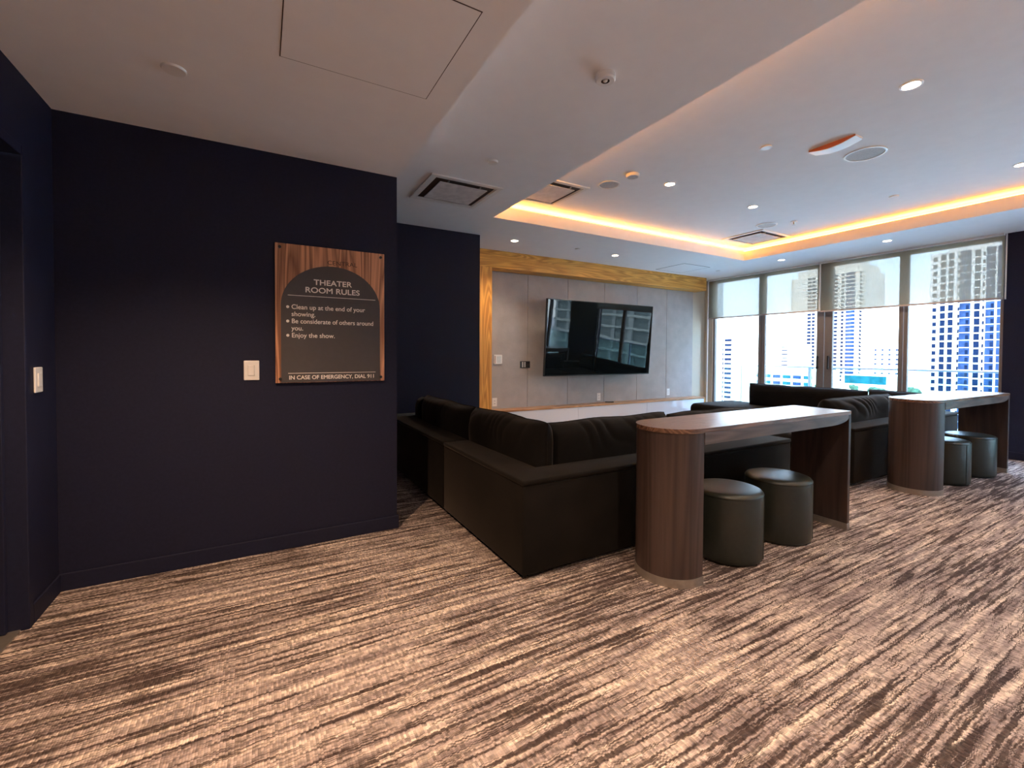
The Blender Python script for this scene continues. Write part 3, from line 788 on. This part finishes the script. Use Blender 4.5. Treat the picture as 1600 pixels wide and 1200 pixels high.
def building(label, u, blocks, mat, name='apartment_tower'):
    """blocks: (du0, du1, v0, v1, ztop)"""
    o = empty(name, (u, blocks[0][2], GZ), 0, label, 'building')
    v00 = blocks[0][2]
    mb = MB()
    for du0, du1, v0, v1, zt in blocks: mb.box(du0, v0 - v00, 0, du1, v1 - v00, zt - GZ)
    mb.build('walls', mat, o)
    return o, v00
def windows(o, v00, cols, fl, z0, z1, mats, vis=(-12, 26)):
    """cols: (va, vb, height share, mat key, du)"""
    zs = []
    z = z0
    while z < z1: zs.append(z); z += fl
    made = 0; rest = {}
    proto = {}
    for va, vb, hs, mk, du in cols:
        for z in zs:
            if vis[0] < z < vis[1] and made < 96:
                key = (round(vb - va, 2), hs, mk)
                if key not in proto:
                    w_ = MB().box(-.12, 0, 0, .1, vb - va, fl * hs).build('window', mats[mk], o); proto[key] = w_
                else:
                    w_ = proto[key].copy(); COL.objects.link(w_); w_.parent = o
                w_.location = (du, va - v00, z - GZ); made += 1
            else:
                rest.setdefault(mk, MB()).box(du - .12, va - v00, z - GZ, du + .1, vb - v00, z - GZ + fl * hs)
    for mk, mb in rest.items():
        r_ = mb.build('window_field', mats[mk], o); r_['kind'] = 'stuff'
mats = {'d': bluew, 'l': bluel, 't': tealw}
# right tower
o, v00 = building('tall white apartment tower with blue window columns, seen at the right through the glass', 257,
                  [(0, 28, 30, 81.1, 45.6), (-1.5, 0, 71.9, 75.2, 48), (4, 24, 30, 73, 50.5)], wht)
windows(o, v00, [(78.7, 80.0, .55, 'd', 0), (75.9, 77.5, .8, 'd', 0), (72.9, 74.5, .8, 'd', -1.5),
                 (71.4, 72.5, .45, 'd', 0), (65.2, 66.9, .82, 'd', 0), (63.9, 64.5, .45, 'd', 0)], 3.14, GZ + 1, 44, mats, (-6, 24))
bay = MB()
for z in range(0, 24):
    zz = 1.2 + z * 3.14
    bay.box(-.25, 68.0 - v00, zz, .1, 71.3 - v00, zz + 2.75); bay.box(-.25, 61.0 - v00, zz, .1, 63.5 - v00, zz + 2.75); bay.box(-.25, 57 - v00, zz, .1, 60.3 - v00, zz + 2.75)
bay.build('balcony_bays', bluel, o)
bay2 = MB()
for z in range(0, 24):
    zz = 1.2 + z * 3.14
    bay2.box(-.32, 68.4 - v00, zz + .2, -.1, 69.3 - v00, zz + 1.9); bay2.box(-.32, 61.2 - v00, zz + .2, -.1, 62.0 - v00, zz + 1.9)
bay2.build('balcony_doors', bluew, o)
# middle tower
o, v00 = building('white apartment tower with stepped top and balconies, seen behind the balcony door handles', 350,
                  [(0, 30, 143.8, 190.6, 58), (2, 28, 146.1, 187, 63), (4, 26, 151.7, 181.2, 67.5)], wht2)
windows(o, v00, [(176.5, 179.0, .6, 'd', 0), (173.9, 175.9, .6, 'd', 0), (159.4, 162.6, .55, 'd', 0), (155.6, 157.2, .6, 'd', 0),
                 (149.0, 154.4, .7, 'l', 0), (145.0, 146.3, .6, 'd', 0)], 2.6, GZ + 1, 57, mats, (-11, 34))
slabs = MB()
for z in range(0, 34): slabs.box(-1.5, 189 - v00, z * 2.6 + 2, 1, 191.6 - v00, z * 2.6 + 2.5); slabs.box(-1.5, 142.8 - v00, z * 2.6 + 2, 1, 145 - v00, z * 2.6 + 2.5)
slabs.build('balcony_slabs', wht2, o)
# small block at the left
o, v00 = building('low white block with five rows of dark balconies, seen at the left window edge', 170, [(0, 16, 115.4, 126, 10.4)], wht)
windows(o, v00, [(116.2, 119.3, .5, 'd', 0), (119.8, 121.2, .6, 'd', 0), (122.0, 125, .5, 'd', 0)], 1.98, GZ + 2, 8.6, mats, (-3, 10))
# parking deck
o, v00 = building('white parking deck with thin dark open levels, seen left of the balcony door', 260, [(0, 25, 143, 160, 6.4)], wht, 'parking_deck')
windows(o, v00, [(143.1, 146.5, .28, 'd', 0), (147.5, 152.6, .14, 'd', 0)], 2.07, -5, 5.8, mats)
# low buildings
o, v00 = building('low white office building with a flat roof, seen between the door and the right mullion', 300, [(0, 30, 100, 121, 5.5), (5, 15, 108, 112, 8.5)], wht, 'office_building')
windows(o, v00, [(104 + i * 3.2, 105 + i * 3.2, .35, 'l', 0) for i in range(5)], 2.6, -12, 4, mats)
o, v00 = building('long low building with a teal glass front, seen above the long sofa cushion', 260, [(0, 25, 94, 116, -8.8), (-4, 0, 95, 117, -13.1)], wht, 'glass_front_building')
windows(o, v00, [(97.1, 114.6, .95, 't', 0)], 4.2, -13.1, -9.5, mats)
o, v00 = building('low white warehouse with blue strip windows, seen below the parking deck', 240, [(0, 20, 118, 165, -7)], wht, 'warehouse')
windows(o, v00, [(120 + i * 5.2, 124 + i * 5.2, .5, 'l' if i % 2 else 't', 0) for i in range(8)], 3.4, -18, -8, mats)
o, v00 = building('low white house with a green garden wall, at the left window edge', 200, [(0, 12, 132, 146, -10.3)], wht, 'house')
windows(o, v00, [(133.6, 142.4, .7, 't', 0)], 3.4, -15, -12, mats)

# neighbouring tower whose front shows mirrored in the television
o, v00 = building('grey green glazed neighbour tower with pale floor bands, mirrored in the television screen', 95, [(0, 30, -125, -22, 70)],
                  plain('neighbour_tower_paint', (.10, .13, .125), .7, var=.1, nscale=.2))
fb = MB()
for z in range(0, 28): fb.box(-.6, -.5, z * 3.6 + 1, 0, 103.5, z * 3.6 + 1.7)
fb.build('floor_bands', plain('neighbour_tower_band', (.30, .33, .30), .7), o)
fb = MB()
for i in range(0, 14): fb.box(-.4, i * 7.8, 0, 0, i * 7.8 + 1.6, 101)
fb.build('piers', plain('neighbour_tower_pier', (.22, .25, .24), .7), o)

# trees
bark = plain('tree_bark', (.12, .08, .05), .9); leaf = plain('tree_leaves', (.03, .07, .04), .9, var=.6, nscale=1.2)
def tree(label, u, v, ztop, R):
    o = empty('tree', (u, v, GZ), 0, label, 'tree', 'trees seen between the far buildings')
    H = ztop - GZ
    MB().cyl(0, 0, 0, H - R, .35, .2, 10).build('trunk', bark, o)
    mb = MB()
    for k in range(9):
        rr = R * random.uniform(.4, .7)
        r_ = bmesh.ops.create_icosphere(mb.bm, subdivisions=2, radius=rr)
        c_ = Vector((random.uniform(-1, 1), random.uniform(-1, 1), random.uniform(-.6, .5))) * R * .7
        for q in r_['verts']:
            q.co *= 1 + .35 * noise.noise(q.co * 1.3 + c_); q.co += c_ + Vector((0, 0, H - R))
    mb.build('crown', leaf, o)
for i, (u, v, zt, R) in enumerate(((230, 78, -10.5, 3.2), (218, 84, -11.5, 2.0), (240, 95, -12.5, 1.8), (238, 101.0, -12.2, 1.7), (232, 113, -12.5, 1.6))):
    tree(['round green tree beside the right tower base', 'lower green tree left of the right tower base', 'small green tree farthest left of the right tower',
          'round tree at the right end of the teal building', 'small tree at the left end of the teal building'][i], u, v, zt, R)
